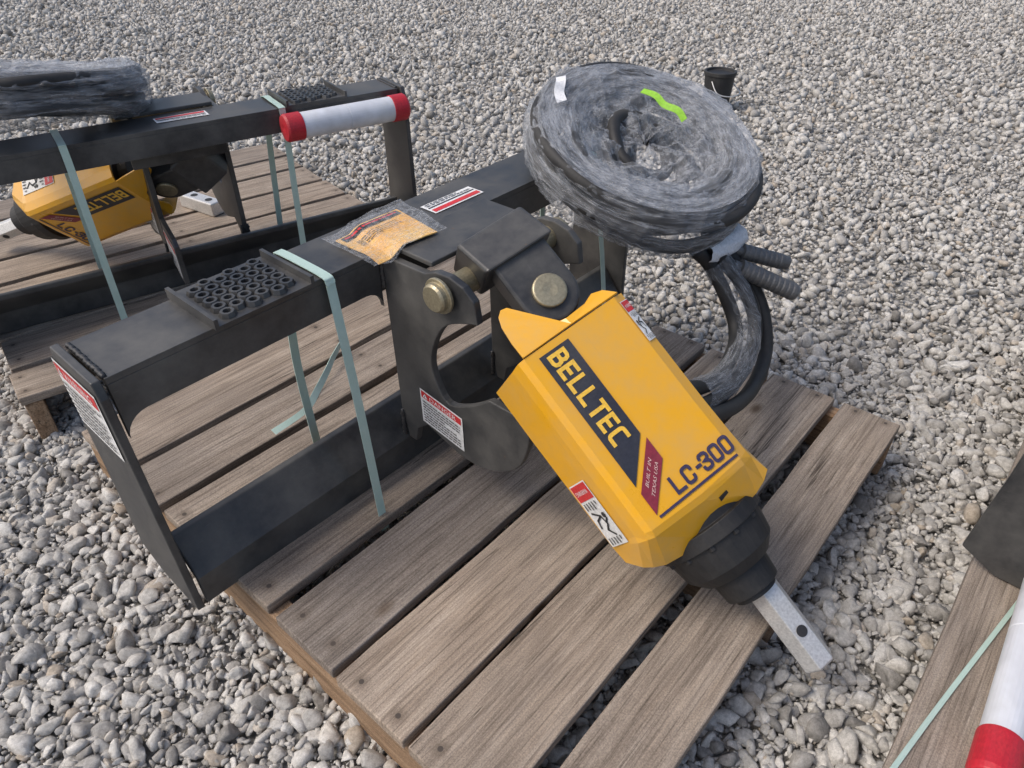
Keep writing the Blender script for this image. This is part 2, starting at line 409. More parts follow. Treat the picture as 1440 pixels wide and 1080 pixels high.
def stones(name, pts, size, seed, sub):
    rng = np.random.default_rng(seed)
    b = bmesh.new(); bmesh.ops.create_icosphere(b, subdivisions=sub, radius=1.0)
    b.verts.ensure_lookup_table()
    base = np.array([v.co[:] for v in b.verts]); tri = np.array([[v.index for v in f.verts] for f in b.faces]); b.free()
    K = 24; variants = []
    for k in range(K):      # angular crushed stone: a ball cut by random planes
        nrm = rng.normal(size=(11, 3)); nrm /= np.linalg.norm(nrm, axis=1)[:, None]; d = rng.uniform(0.38, 0.74, 11)
        p = base.copy()
        for a, c in zip(nrm, d):
            s = p @ a; over = np.maximum(0, s - c); p = p - over[:, None] * a
        p *= rng.uniform(0.95, 1.07, (len(p), 1)); variants.append(p)
    V = np.array(variants); n = len(pts); pick = rng.integers(0, K, n)
    sc = size * np.exp(rng.normal(0, 0.42, n)); sc = np.clip(sc, size * 0.4, size * 2.1)
    ax = np.stack([rng.uniform(0.85, 1.45, n), rng.uniform(0.7, 1.1, n), rng.uniform(0.5, 0.85, n)], 1) * sc[:, None]
    q = rng.normal(size=(n, 4)); q[:, 1:3] *= 0.45; q /= np.linalg.norm(q, axis=1)[:, None]
    W, X, Y, Z = q.T
    Rm = np.empty((n, 3, 3))
    Rm[:, 0] = np.stack([1 - 2 * (Y * Y + Z * Z), 2 * (X * Y - Z * W), 2 * (X * Z + Y * W)], 1)
    Rm[:, 1] = np.stack([2 * (X * Y + Z * W), 1 - 2 * (X * X + Z * Z), 2 * (Y * Z - X * W)], 1)
    Rm[:, 2] = np.stack([2 * (X * Z - Y * W), 2 * (Y * Z + X * W), 1 - 2 * (X * X + Y * Y)], 1)
    P = V[pick] * ax[:, None, :]; P = np.einsum('nij,nkj->nki', Rm, P)
    P += pts[:, None, :]
    P[:, :, 2] += (rng.uniform(-0.25, 0.5, n) * sc)[:, None]
    nv = base.shape[0]; co = P.reshape(-1, 3).astype(np.float32)
    F = (tri[None] + (np.arange(n) * nv)[:, None, None]).reshape(-1).astype(np.int32)
    me = bpy.data.meshes.new(name); me.vertices.add(len(co)); me.vertices.foreach_set('co', co.ravel())
    nf = len(F) // 3; me.loops.add(len(F)); me.loops.foreach_set('vertex_index', F)
    me.polygons.add(nf); me.polygons.foreach_set('loop_start', np.arange(nf, dtype=np.int32) * 3)
    me.update(calc_edges=True); me.materials.append(M['stone'])
    return me
def join_np(name, mes):
    bm = bmesh.new()
    for m in mes: bm.from_mesh(m)
    me = bpy.data.meshes.new(name); bm.to_mesh(me); bm.free(); me.materials.append(M['stone'])
    for m in mes: bpy.data.meshes.remove(m)
    return me
rng = np.random.default_rng(5)
def jitter_grid(x0, x1, y0, y1, step, keep):
    xs, ys = np.meshgrid(np.arange(x0, x1, step), np.arange(y0, y1, step))
    p = np.stack([xs.ravel(), ys.ravel()], 1); p += rng.uniform(-0.6, 0.6, p.shape) * step
    p = p[keep(p[:, 0], p[:, 1])]
    return np.concatenate([p, np.zeros((len(p), 1))], 1)
fx, fy = math.cos(R(40.7)), math.sin(R(40.7))
def wedge(x, y, d0, d1, m=1.12):
    dp = x * fx + y * fy; sd = np.abs(x * fy - y * fx)
    return (dp > d0) & (dp <= d1) & (sd < dp * 0.95 * m + 0.45)
chips = jitter_grid(-0.6, 2.6, -1.4, 2.8, 0.0105, lambda x, y: wedge(x, y, 0.1, 1.6))
near = jitter_grid(-0.6, 2.6, -1.4, 2.8, 0.0150, lambda x, y: wedge(x, y, 0.1, 1.75))
mid = jitter_grid(-0.6, 5, -2.5, 5, 0.0195, lambda x, y: wedge(x, y, 1.75, 3.3))
far = jitter_grid(-2, 10, -5, 11, 0.032, lambda x, y: wedge(x, y, 3.3, 7.6, 1.05))
g1 = stones('gravel', near, 0.0128, 11, 2)
g2 = stones('gravel', mid, 0.0125, 12, 1)
g3 = stones('gravel', far, 0.0170, 13, 1)
g4 = stones('gravel', chips, 0.0058, 14, 1)
me = join_np('gravel', [g1, g2, g3, g4])
gr = bpy.data.objects.new('gravel', me); COL.objects.link(gr); tag(gr, 'pale crushed limestone gravel covering the yard', 'gravel', kind='stuff')

# ------------------------------------------------------------------ pallets
def pallet(mat, x0, x1, cuts, top, **kw):
    r = empty('pallet', mat, **kw); rnd = random.Random(int(x1 * 1000))
    for a, b in cuts:
        bm = bmesh.new(); e0, e1 = x0 + rnd.uniform(-0.004, 0.006), x1 + rnd.uniform(-0.006, 0.006)
        nx = 14; rows = []
        wv = [rnd.uniform(-0.0015, 0.0015) for _ in range(nx + 1)]; sk = rnd.uniform(-0.004, 0.004)
        for i in range(nx + 1):
            x = e0 + (e1 - e0) * i / nx; s = sk * (i / nx - 0.5); z = wv[i] * 0.5
            rows.append([bm.verts.new(p) for p in ((x, a + wv[i] + s, top - 0.022), (x, b + wv[-i - 1] + s, top - 0.022), (x, b + wv[-i - 1] + s, top + z), (x, a + wv[i] + s, top + z))])
        for p, q in zip(rows, rows[1:]):
            for k in range(4): bm.faces.new((p[k], p[(k + 1) % 4], q[(k + 1) % 4], q[k]))
        bm.faces.new(rows[0]); bm.faces.new(rows[-1])
        uvl = bm.loops.layers.uv.new('UVMap'); jit = rnd.uniform(-0.02, 0.02)
        for f_ in bm.faces:
            for lp in f_.loops:
                lp[uvl].uv = ((lp.vert.co.x - x0 - 0.023) / ((x1 - x0 - 0.046) / 2) + jit, (lp.vert.co.y - a) / (b - a))
        mesh_obj('deck_board', bm, 'deck_wood', r, bevel=0.0025)
        # nail heads are pressed into the board ends
    ya, yb = cuts[0][0] + 0.003, cuts[-1][1] - 0.003
    for k in range(3):
        cx = x0 + 0.023 + (x1 - x0 - 0.046) * k / 2
        bm = bmesh.new()      # built along its own x so that the grain runs along the beam
        box(bm, (ya, -0.019, 0.004), (yb, 0.019, top - 0.0225))
        o = mesh_obj('stringer', bm, 'stringer_wood', r, bevel=0.003)
        o.location = (cx, 0, 0); o.rotation_euler = (0, 0, R(90))
    return r
PG = 'wooden pallets on the gravel'
cuts1 = [(0.138, 0.258), (0.283, 0.431), (0.442, 0.592), (0.608, 0.754), (0.776, 0.93), (0.95, 1.108), (1.13, 1.262), (1.28, 1.46)]
pallet(Matrix(), 0.285, 1.455, cuts1, 0.13, label='bare wooden pallet in the middle, under the nearest yellow auger drive', cat='pallet', group=PG)
P2 = Matrix.Translation((0.245, 1.69, 0)) @ Matrix.Rotation(R(-11), 4, 'Z') @ Matrix.Translation((-0.285, -0.15, 0))
pallet(P2, 0.285, 1.44, cuts1, 0.13, label='wooden pallet at upper left, under the frame with the upside-down yellow hood', cat='pallet', group=PG)
P4 = Matrix.Translation((0, -1.535, 0))
pallet(P4, 0.60, 2.05, cuts1, 0.13, label='wooden pallet cut off by the right edge, with a red-capped tube lying on it', cat='pallet', group=PG)

# ------------------------------------------------------------------ skid steer mounting frame (local: x along, y back, z up, 0 = front bottom centre)
HW, HT = 0.60, 0.463
def label_plate(bm, fn, w, hgt, title, seed):
    """warning sticker: red header with a title, rows of fine print; fn maps (x, y, lift)"""
    add2d(bm, rect2d(0, 0, w, hgt), fn, 0, 0.0)
    add2d(bm, rect2d(w * 0.03, hgt * 0.77, w * 0.97, hgt * 0.96), fn, 1, 0.0006)
    if title:
        put_text(bm, title, w * 0.55, hgt * 0.865, w * 0.62, hgt * 0.12, fn, 0, 0.0012)
        add2d(bm, [[(w * 0.07, hgt * 0.81), (w * 0.19, hgt * 0.81), (w * 0.13, hgt * 0.93)]], fn, 0, 0.0012)
        add2d(bm, [[(w * 0.122, hgt * 0.84), (w * 0.138, hgt * 0.84), (w * 0.138, hgt * 0.89), (w * 0.122, hgt * 0.89)]], fn, 2, 0.0018)
    add2d(bm, lines2d(w * 0.06, hgt * 0.06, w * 0.94, hgt * 0.72, 8, seed, 0.36), fn, 2, 0.0012)

def mount_frame(mat, **kw):
    r = empty('mount_frame', mat, **kw)
    # top rail: top plate, front lip with the rounded opening corners, back lip
    bm = bmesh.new()
    box(bm, (-HW + 0.0125, 0.0, HT - 0.010), (HW - 0.0125, 0.122, HT))
    box(bm, (-HW + 0.0125, 0.112, HT - 0.06), (HW - 0.0125, 0.122, HT - 0.0102))
    def lip(x0, x1, z0, z1, rad):
        top = [(x1, 0, z1), (x0, 0, z1)]
        bot = [(x0, 0, z0 - rad)] + [(x0 + rad - rad * math.cos(R(a)), 0, z0 - rad + rad * math.sin(R(a))) for a in range(0, 91, 15)][1:]
        bot += [(x1 - rad + rad * math.sin(R(a)), 0, z0 - rad + rad * math.cos(R(a))) for a in range(0, 91, 15)]
        prism(bm, top + bot, (0, 0.010, 0))
    lip(-HW + 0.0125, -0.138, HT - 0.068, HT - 0.0102, 0.035); lip(0.138, HW - 0.0125, HT - 0.068, HT - 0.0102, 0.035)
    mesh_obj('top_rail', bm, 'black_paint', r, bevel=0.0025)
    # centre panel between the gooseneck cheeks
    bm = bmesh.new(); box(bm, (-0.117, 0.045, HT - 0.105), (0.117, 0.057, HT - 0.0102))
    box(bm, (-0.117, -0.11, HT + 0.002), (0.117, -0.0005, HT + 0.011))
    mesh_obj('centre_panel', bm, 'black_paint', r, bevel=0.002)
    # lower rail: sloping facet over an upright lip
    prof = [(-0.012, 0.0), (-0.012, 0.062), (0.038, 0.125), (0.052, 0.125), (0.052, 0.112), (0.0, 0.056), (0.0, 0.0)]
    bm = bmesh.new(); prism(bm, [(-HW + 0.0125, y, z) for y, z in prof], (2 * HW - 0.025, 0, 0))
    mesh_obj('lower_rail', bm, 'black_paint', r, bevel=0.003)
    for s in (-1, 1):
        o2 = [(-0.014, 0.0), (0.10, 0.004), (0.160, 0.035), (0.150, 0.20), (0.142, 0.43), (0.125, HT + 0.004), (-0.004, HT + 0.004), (-0.014, HT - 0.02)]
        bm = bmesh.new(); prism(bm, [(s * HW - 0.006, y, z) for y, z in o2], (0.012, 0, 0))
        sp = mesh_obj('side_plate', bm, 'black_paint', r, bevel=0.002)
        bm = bmesh.new()
        fn = (lambda x, y, l: (-HW - 0.0075 - l, 0.136 - x, HT - 0.133 + y)) if s < 0 else (lambda x, y, l: (HW + 0.0075 + l, x, HT - 0.133 + y))
        label_plate(bm, fn, 0.136, 0.115, 'WARNING', 4)
        mesh_obj('warning_label', bm, ['label_white', 'label_red', 'ink_black'], sp)
    # gooseneck cheeks: C shape, open to the front
    outer = [(-0.003, 0.135), (-0.003, HT - 0.002), (-0.040, HT - 0.003), (-0.110, HT - 0.001), (-0.135, HT + 0.010), (-0.165, HT + 0.012), (-0.195, HT + 0.004), (-0.216, HT - 0.014), (-0.222, HT - 0.052)]
    inner = [(-0.205, HT - 0.056), (-0.150, HT - 0.082), (-0.118, HT - 0.128), (-0.104, HT - 0.180), (-0.115, HT - 0.222), (-0.140, HT - 0.250), (-0.190, HT - 0.228), (-0.24, HT - 0.19)]
    jaw = [(-0.29, HT - 0.190), (-0.325, HT - 0.215), (-0.312, HT - 0.28), (-0.29, HT - 0.315), (-0.25, HT - 0.344), (-0.20, HT - 0.36), (-0.155, HT - 0.36), (-0.075, HT - 0.335), (-0.045, HT - 0.36), (-0.036, HT - 0.397), (-0.016, HT - 0.397)]
    sm = lambda P: [(p_.x, p_.y) for p_ in catmull([(y_, z_, 0) for y_, z_ in P], 4)]
    inner = sm(inner); jaw = sm(jaw[:7]) + jaw[7:]
    for s in (-1, 1):
        bm = bmesh.new(); prism(bm, [(s * 0.127 - 0.007, y, z) for y, z in outer + inner + jaw], (0.014, 0, 0))
        ck = mesh_obj('gooseneck_cheek', bm, 'black_paint', r, bevel=0.002)
        bm = bmesh.new(); d = 1 if s > 0 else -1
        # bolt plate of the cheek, and the danger sticker on the left one
        if s < 0: fn = lambda x, y, l: (-0.1355 - l, -0.066 - x * 0.99, HT - 0.327 + y - x * 0.14)
        else: fn = lambda x, y, l: (0.1355 + l, -0.174 + x * 0.99, HT - 0.343 + y + x * 0.14)
        label_plate(bm, fn, 0.108, 0.078, 'DANGER', 9)
        mesh_obj('danger_label', bm, ['label_white', 'label_red', 'ink_black'], ck)
        for za, zb, yy in ((HT - 0.065, HT - 0.012, -0.002), (0.13, 0.07, -0.004)):
            for e in (-1, 1):
                bm = bmesh.new(); rb = random.Random(int(1000 * za) + e)
                P = [Vector((s * 0.127 + e * 0.0085 + rb.uniform(-0.0008, 0.0008), yy - 0.002, za + (zb - za) * q / 14)) for q in range(15)]
                tube(bm, P, lambda t_: 0.0040 + 0.0012 * math.sin(t_ * 60), 8); mesh_obj('weld_bead', bm, 'weld_bead', r, smooth=True)
    bm = bmesh.new()
    lathe(bm, (-0.158, -0.150, HT - 0.022), (1, 0, 0), [(0, 0), (0, 0.021), (0.004, 0.024), (0.012, 0.024), (0.0125, 0.030), (0.018, 0.030), (0.0185, 0.021), (0.30, 0.021), (0.3005, 0.026), (0.312, 0.026), (0.312, 0)], 26)
    mesh_obj('hinge_pin', bm, 'zinc_yellow', r, bevel=0.001)
    # step plate with raised grip teeth
    bm = bmesh.new(); X0, X1, Y0, Y1, Z = -0.435, -0.268, -0.010, 0.128, HT + 0.005
    nx, ny = 6, 5
    box(bm, (X0, Y0, HT + 0.0005), (X1, Y1, Z))
    box(bm, (X0, Y0, Z + 0.0002), (X0 + 0.006, Y1, Z + 0.012)); box(bm, (X1 - 0.006, Y0, Z + 0.0002), (X1, Y1, Z + 0.012))
    for i in range(nx):
        for j in range(ny):
            cx = X0 + 0.02 + (X1 - X0 - 0.04) * (i + 0.5) / nx; cy = Y0 + 0.012 + (Y1 - Y0 - 0.024) * (j + 0.5 + (0.22 if i % 2 else -0.22)) / ny
            lathe(bm, (cx, cy, Z + 0.0002), (0, 0, 1), [(0, 0.0135), (0.007, 0.0105), (0.007, 0.0065), (0.001, 0.006)], 8, phase=R(22))
    mesh_obj('step_tread', bm, 'black_paint', r)
    for s in (-1, 1):
        bm = bmesh.new(); rb = random.Random(5 + s)
        P = [Vector((s * (HW - 0.0145) + rb.uniform(-0.0008, 0.0008), 0.004 + 0.112 * q / 30, HT + 0.0005)) for q in range(31)]
        tube(bm, P, lambda t_: 0.0038 + 0.0011 * math.sin(t_ * 130), 8); mesh_obj('weld_bead', bm, 'weld_bead', r, smooth=True)
    return r
def centre_label(par, y0):
    bm = bmesh.new()
    def fn(x, y, l): return (0.028 + x, y0 + y, HT + 0.0015 + l)
    add2d(bm, rect2d(0, 0, 0.125, 0.042), fn, 0)
    add2d(bm, rect2d(0.004, 0.0225, 0.121, 0.026), fn, 2, 0.0006)
    add2d(bm, rect2d(0.004, 0.004, 0.121, 0.016), fn, 1, 0.0006)
    add2d(bm, lines2d(0.006, 0.028, 0.119, 0.04, 2, 3, 0.4), fn, 2, 0.0012)
    mesh_obj('rail_label', bm, ['label_white', 'label_red', 'ink_black'], par)
FG = 'black auger mounting frames'
F1 = Matrix.Translation((0.818, 0.866, 0.136)) @ Matrix.Rotation(R(-1.0), 4, 'Z') @ Matrix.Rotation(R(-1.3), 4, 'Y')
fr1 = mount_frame(F1, label='black steel mounting frame standing on the middle pallet, manual bag on its rail', cat='frame', group=FG)
centre_label(fr1, 0.034)
F2 = Matrix.Translation((0.835, 1.865, 0.131)) @ Matrix.Rotation(R(165.5), 4, 'Z')
fr2 = copy_tree(fr1); fr2.matrix_world = F2
fr2['label'] = 'black steel mounting frame at upper left, standing in front of the upside-down hood'
bm = bmesh.new(); prism(bm, [(0.121, 0.0545, 0.058), (0.121, 0.118, 0.058), (0.121, 0.116, 0.165), (0.121, 0.100, 0.182), (0.121, 0.002, 0.205), (0.121, 0.002, 0.130), (0.121, 0.0545, 0.130)], (0.012, 0, 0))
bk2 = mesh_obj('label_bracket', bm, 'black_paint', fr2, bevel=0.0015)
bm = bmesh.new(); label_plate(bm, lambda x, y, l: (0.1342 + l, 0.016 + x, 0.092 + y * 0.95 - x * 0.22), 0.094, 0.094, 'DANGER', 12)
mesh_obj('danger_label', bm, ['label_white', 'label_red', 'ink_black'], bk2)
for ch in fr2.children:      # on this frame the cheek at the left stands closer to the middle
    if ch.type != 'MESH': continue
    cx_ = sum(c_[0] for c_ in ch.bound_box) / 8; k_ = ch.name.split('.')[0]
    if (k_ == 'gooseneck_cheek' and cx_ > 0) or k_ == 'label_bracket' or (k_ == 'weld_bead' and 0.1 < cx_ < 0.16): ch.location.x -= 0.045
    if k_ == 'rail_label': ch.location.x -= 0.115
    if k_ == 'hinge_pin': ch.scale.x = 0.86; ch.location.x -= 0.022
F4 = Matrix.Translation((1.13 + 0.606, -0.21, 0.131))
fr4 = copy_tree(fr1); fr4.matrix_world = F4
fr4['label'] = 'black steel frame corner on the pallet at the right edge'

# ------------------------------------------------------------------ auger drive (local: x = across the hood, -y = towards the shaft, z = out of the hood top)
UO, UU, UV, UN = Vector((0.747, 0.524, 0.559)), Vector((0.9224, -0.2517, 0.2929)), Vector((-0.041, -0.8179, -0.5738)), Vector((-0.384, -0.5173, 0.7648))
def basis(o, u, v, n): return Matrix(((u.x, -v.x, n.x, o.x), (u.y, -v.y, n.y, o.y), (u.z, -v.z, n.z, o.z), (0, 0, 0, 1)))
L3 = lambda u, v, n: (u, -v, n)
def auger_drive(mat, **kw):
    r = empty('auger_drive', mat, **kw)
    # hood shell
    rows = [
        [(-0.128, 0.004, -0.112), (-0.109, 0.002, -0.030), (-0.101, 0.000, -0.008), (-0.092, 0.000, 0.000), (0.0, 0.0, 0.0), (0.081, 0.000, 0.000), (0.100, 0.0, -0.010), (0.107, 0.0, -0.03), (0.122, 0.004, -0.105)],
        [(-0.128, 0.10, -0.112), (-0.109, 0.10, -0.030), (-0.101, 0.10, -0.008), (-0.092, 0.10, 0.0), (0.0, 0.10, 0.0), (0.081, 0.10, 0.0), (0.100, 0.10, -0.010), (0.106, 0.10, -0.03), (0.112, 0.10, -0.062)],
        [(-0.127, 0.20, -0.112), (-0.109, 0.20, -0.030), (-0.101, 0.20, -0.008), (-0.092, 0.20, 0.0), (0.0, 0.20, 0.0), (0.081, 0.20, 0.0), (0.100, 0.20, -0.010), (0.106, 0.20, -0.03), (0.112, 0.20, -0.062)],
        [(-0.126, 0.300, -0.111), (-0.109, 0.301, -0.030), (-0.101, 0.302, -0.008), (-0.092, 0.304, 0.0), (0.0, 0.308, 0.0), (0.083, 0.304, 0.0), (0.102, 0.302, -0.009), (0.110, 0.301, -0.022), (0.120, 0.300, -0.09)],
        [(-0.126, 0.306, -0.111), (-0.111, 0.311, -0.032), (-0.102, 0.313, -0.012), (-0.092, 0.315, -0.005), (0.0, 0.319, -0.005), (0.084, 0.315, -0.004), (0.104, 0.313, -0.011), (0.112, 0.311, -0.022), (0.122, 0.306, -0.09)],
        [(-0.124, 0.335, -0.108), (-0.116, 0.350, -0.072), (-0.105, 0.358, -0.064), (-0.088, 0.366, -0.060), (0.0, 0.381, -0.060), (0.088, 0.366, -0.040), (0.106, 0.357, -0.030), (0.119, 0.346, -0.024), (0.124, 0.330, -0.085)],
    ]
    bm = bmesh.new(); g = [[bm.verts.new(L3(*p)) for p in row] for row in rows]
    for a, b in zip(g, g[1:]):
        for i in range(len(a) - 1): bm.faces.new((a[i], a[i + 1], b[i + 1], b[i]))
    # upper end: cap running up under the swivel link, with a notch for it
    cap = [(-0.092, -0.001, -0.001), (-0.090, -0.030, -0.010), (-0.084, -0.060, -0.022), (-0.077, -0.076, -0.027), (-0.067, -0.084, -0.030), (-0.057, -0.082, -0.029), (-0.050, -0.070, -0.026), (-0.045, -0.050, -0.022), (-0.030, -0.025, -0.012), (0.0, -0.014, -0.006), (0.040, -0.018, -0.010), (0.060, -0.024, -0.014), (0.078, -0.018, -0.012), (0.090, -0.001, -0.001)]
    cv = [bm.verts.new(L3(*p)) for p in cap]
    mid = bm.verts.new(L3(0, -0.002, -0.002))
    for a, b in zip(cv, cv[1:]): bm.faces.new((a, b, mid))
    hood = mesh_obj('hood', bm, 'yellow_paint', r, solid=0.004, bevel=0.0045, segs=3)
    hood.modifiers['bevel'].angle_limit = R(22)
    # name plate on the hood: dark panel with slanted end, block letters
    bm = bmesh.new()
    fv = lambda s, t_, l: L3(t_, s, 0.0016 + l)
    add2d(bm, [[(0.012, -0.073), (0.243, -0.073), (0.186, -0.018), (0.012, -0.018)]], fv, 0)
    for wd, mi, l in ((0.0062, 1, 0.0008),):
        add2d(bm, word_strokes('BELLTEC', 0.0205, -0.0605, 0.026, 0.0238, wd, 0.80), fv, mi, l)
    put_text(bm, 'AUGER DRIVES', 0.192, -0.053, 0.034, 0.006, lambda x, y, l: L3(y + (x - 0.192) * 0.9, x, 0.0016 + l), 1, 0.0008) if False else None
    mesh_obj('name_plate', bm, ['plate_dark', 'letter_yellow'], hood)
    bm = bmesh.new()
    add2d(bm, [[(0.255, -0.073), (0.292, -0.073), (0.234, -0.014), (0.196, -0.014)]], fv, 0)
    fb = lambda x, y, l: L3(-0.0435 + x * 0.72 - y * 0.12, 0.2445 - x * 0.72 - y * 0.75, 0.0016 + l)
    put_text(bm, 'BUILT IN', 0, 0.0095, 0.040, 0.0085, fb, 1, 0.0008); put_text(bm, 'TEXAS USA', 0.0, -0.0075, 0.050, 0.0085, fb, 1, 0.0008)
    mesh_obj('origin_badge', bm, ['badge_red', 'badge_letter'], hood)
    bm = bmesh.new(); fu = lambda s, t_, l: L3(s, -t_, 0.0016 + l)
    x = -0.026
    for ch, pw in (('L', 0.0215), ('c', 0.0215), ('-', 0.0125), ('3', 0.0205), ('0', 0.0205), ('0', 0.0205)):
        add2d(bm, word_strokes(ch, x, -0.2865, 0.0235, 0.02, 0.0052, 0.88), fu, 0); x += pw
    add2d(bm, rect2d(-0.071, -0.2985, 0.083, -0.2945), fu, 0)
    mesh_obj('model_lettering', bm, 'ink_blue', hood)
    # stickers with a red header, one per side facet
    def sticker(fn):
        b = bmesh.new()
        add2d(b, rect2d(0, 0, 0.112, 0.05), fn, 0); add2d(b, rect2d(0.002, 0.002, 0.03, 0.048), fn, 1, 0.0006)
        put_text(b, 'WARNING', 0.016, 0.025, 0.036, 0.008, lambda x_, y_, l: fn(0.016 + (y_ - 0.025), 0.025 - (x_ - 0.016), l), 0, 0.0012)
        fig = [[(0.052, 0.012), (0.060, 0.030)], [(0.060, 0.030), (0.075, 0.034)], [(0.060, 0.030), (0.066, 0.014)], [(0.066, 0.014), (0.078, 0.010)], [(0.075, 0.034), (0.084, 0.024)], [(0.084, 0.024), (0.094, 0.036)], [(0.072, 0.034), (0.066, 0.042)]]
        for st in fig: add2d(b, stroke2d(st, 0.0035), fn, 2, 0.0012)
        add2d(b, [[(0.06 + 0.005 * math.cos(a * 0.785), 0.040 + 0.005 * math.sin(a * 0.785)) for a in range(8)]], fn, 2, 0.0012)
        add2d(b, lines2d(0.034, 0.004, 0.048, 0.046, 5, 6, 0.4) + lines2d(0.097, 0.004, 0.109, 0.046, 5, 8, 0.4), fn, 2, 0.0012)
        mesh_obj('warning_sticker', b, ['label_white', 'label_red', 'ink_black'], hood)
    nl = Vector((-0.974, 0, 0.226))
    sticker(lambda x_, y_, l: tuple(Vector(L3(-0.1275 + 0.019 * (0.10 + y_ * 12.4) + 0.0, 0.192 + x_, -0.111 + 0.082 * (0.10 + y_ * 12.4))) + nl * (0.0018 + l)))
    nr = Vector((0.466, 0, 0.885))
    sticker(lambda x_, y_, l: tuple(Vector(L3(0.0825 + 0.0165 * (1 - y_ * 20), 0.012 + x_ * 0.66, -0.0008 - 0.0087 * (1 - y_ * 20))) + nr * (0.0018 + l)))
    # motor under the hood, gearbox, shaft
    ax = (0.018, -0.110)
    bm = bmesh.new(); lathe(bm, L3(ax[0], 0.03, ax[1]), (0, -1, 0), [(0, 0), (0, 0.06), (0.03, 0.06), (0.032, 0.074), (0.09, 0.074), (0.092, 0.066), (0.20, 0.066), (0.202, 0.076), (0.262, 0.076), (0.262, 0)], 32)
    for k in range(2): box(bm, L3(0.03 + 0.035 * k, 0.17, ax[1] - 0.03), L3(0.055 + 0.035 * k, 0.14, -0.010))
    mesh_obj('hydraulic_motor', bm, 'grease_black', r, bevel=0.0015)
    bm = bmesh.new(); lathe(bm, L3(ax[0], 0.296, ax[1]), (0, -1, 0), [(0, 0), (0, 0.094), (0.018, 0.094), (0.019, 0.086), (0.060, 0.084), (0.061, 0.092), (0.085, 0.092), (0.086, 0.086), (0.13, 0.078), (0.15, 0.060), (0.152, 0.050), (0.190, 0.046), (0.192, 0.036), (0.200, 0.036), (0.200, 0)], 36)
    for k in range(12):
        a = 2 * math.pi * k / 12
        lathe(bm, L3(ax[0] + 0.083 * math.cos(a), 0.370, ax[1] + 0.083 * math.sin(a)), (0, -1, 0), [(0, 0.0065), (0.019, 0.0065), (0.019, 0.003), (0.014, 0.003)], 6)
    mesh_obj('gearbox', bm, 'grease_black', r, bevel=0.0012)
    bm = bmesh.new(); prism(bm, [L3(0.024, 0.330, -0.014), L3(0.040, 0.328, -0.0135), L3(0.043, 0.334, -0.0195), L3(0.026, 0.337, -0.021)], (0, -0.0008, 0.0022))
    mesh_obj('slot_hole', bm, 'ink_black', hood)
    bm = bmesh.new()
    c0 = Vector(L3(ax[0] + 0.012, 0.495, ax[1] - 0.002)); rr = 0.0275
    hx, hy, _ = frame_of((0, -1, 0)); vw = Vector((-0.62, 0.05, 0.78)); e0 = math.degrees(math.atan2(vw.dot(hy), vw.dot(hx)))
    sg = 1 if (hx * math.cos(R(e0 + 40)) + hy * math.sin(R(e0 + 40))).x > (hx * math.cos(R(e0)) + hy * math.sin(R(e0))).x else -1
    PH = e0 + sg * 38 - 30
    lathe(bm, c0, (0, -1, 0), [(0, 0), (0, rr), (0.142, rr), (0.146, rr - 0.004), (0.146, 0.008), (0.144, 0)], 6, phase=R(PH))
    sh = mesh_obj('output_shaft', bm, 'bright_steel', r, bevel=0.0015)
    best = (0, hx * math.cos(R(PH + 30)) + hy * math.sin(R(PH + 30)))
    bm = bmesh.new(); pc = c0 + Vector((0, -0.082, 0)) + best[1] * (rr * 0.866 + 0.0006)
    lathe(bm, pc, best[1], [(0, 0.0001), (0.0, 0.009), (0.0006, 0.009), (0.0006, 0.0)], 20)
    mesh_obj('pin_hole', bm, 'ink_black', sh)
    # swivel link and its pin
    bm = bmesh.new(); out = []
    for a in range(-180, 1, 15): out.append((0.010 + 0.050 * math.cos(R(a)), 0.064 + 0.050 * math.sin(R(a))))
    out = [(x_, -0.064 * 1 + (0.064 - y_)) for x_, y_ in out]
    o2 = [(x_, -(2 * -0.0 + y_)) for x_, y_ in out]
    pts = [(0.010 + 0.050 * math.cos(R(a)), -0.066 + 0.050 * math.sin(R(a))) for a in range(180, -1, -15)]      # rounded end towards the shaft (+v)
    pts += [(0.058, -0.165), (-0.040, -0.165)]
    prism(bm, [L3(u_, v_, -0.016) for u_, v_ in pts], (0, 0, -0.045))
    prism(bm, [L3(-0.055, -0.140, -0.005), L3(0.073, -0.140, -0.005), L3(0.073, -0.215, -0.045), L3(-0.055, -0.215, -0.045)], (0, 0, -0.10))
    link = mesh_obj('swivel_link', bm, 'black_paint', r, bevel=0.006, segs=3)
    bm = bmesh.new(); lathe(bm, L3(0.010, -0.066, -0.08), (0, 0, 1), [(0, 0), (0, 0.024), (0.0645, 0.024), (0.065, 0.0275), (0.071, 0.0275), (0.073, 0.0255), (0.0735, 0.012), (0.0725, 0.0)], 30)
    mesh_obj('swivel_pin', bm, 'zinc_yellow', r, bevel=0.0012)
    return r
AG = 'yellow auger drives'
dr1 = auger_drive(basis(UO, UU, UV, UN), label='yellow hooded auger drive in the middle, steel shaft pointing down to the gravel', cat='auger drive', group=AG)
p = (-2.125, 0.885, 2.338, 0.753, 1.949, 0.373)
RM = Matrix.Rotation(p[0], 3, 'Z') @ Matrix.Rotation(p[1], 3, 'X') @ Matrix.Rotation(p[2], 3, 'Y')
dr2 = copy_tree(dr1); dr2.matrix_world = basis(Vector(p[3:]), RM @ UU, RM @ UV, RM @ UN)
dr2['label'] = 'yellow auger drive with upside-down lettering, seen through the frame at upper left'

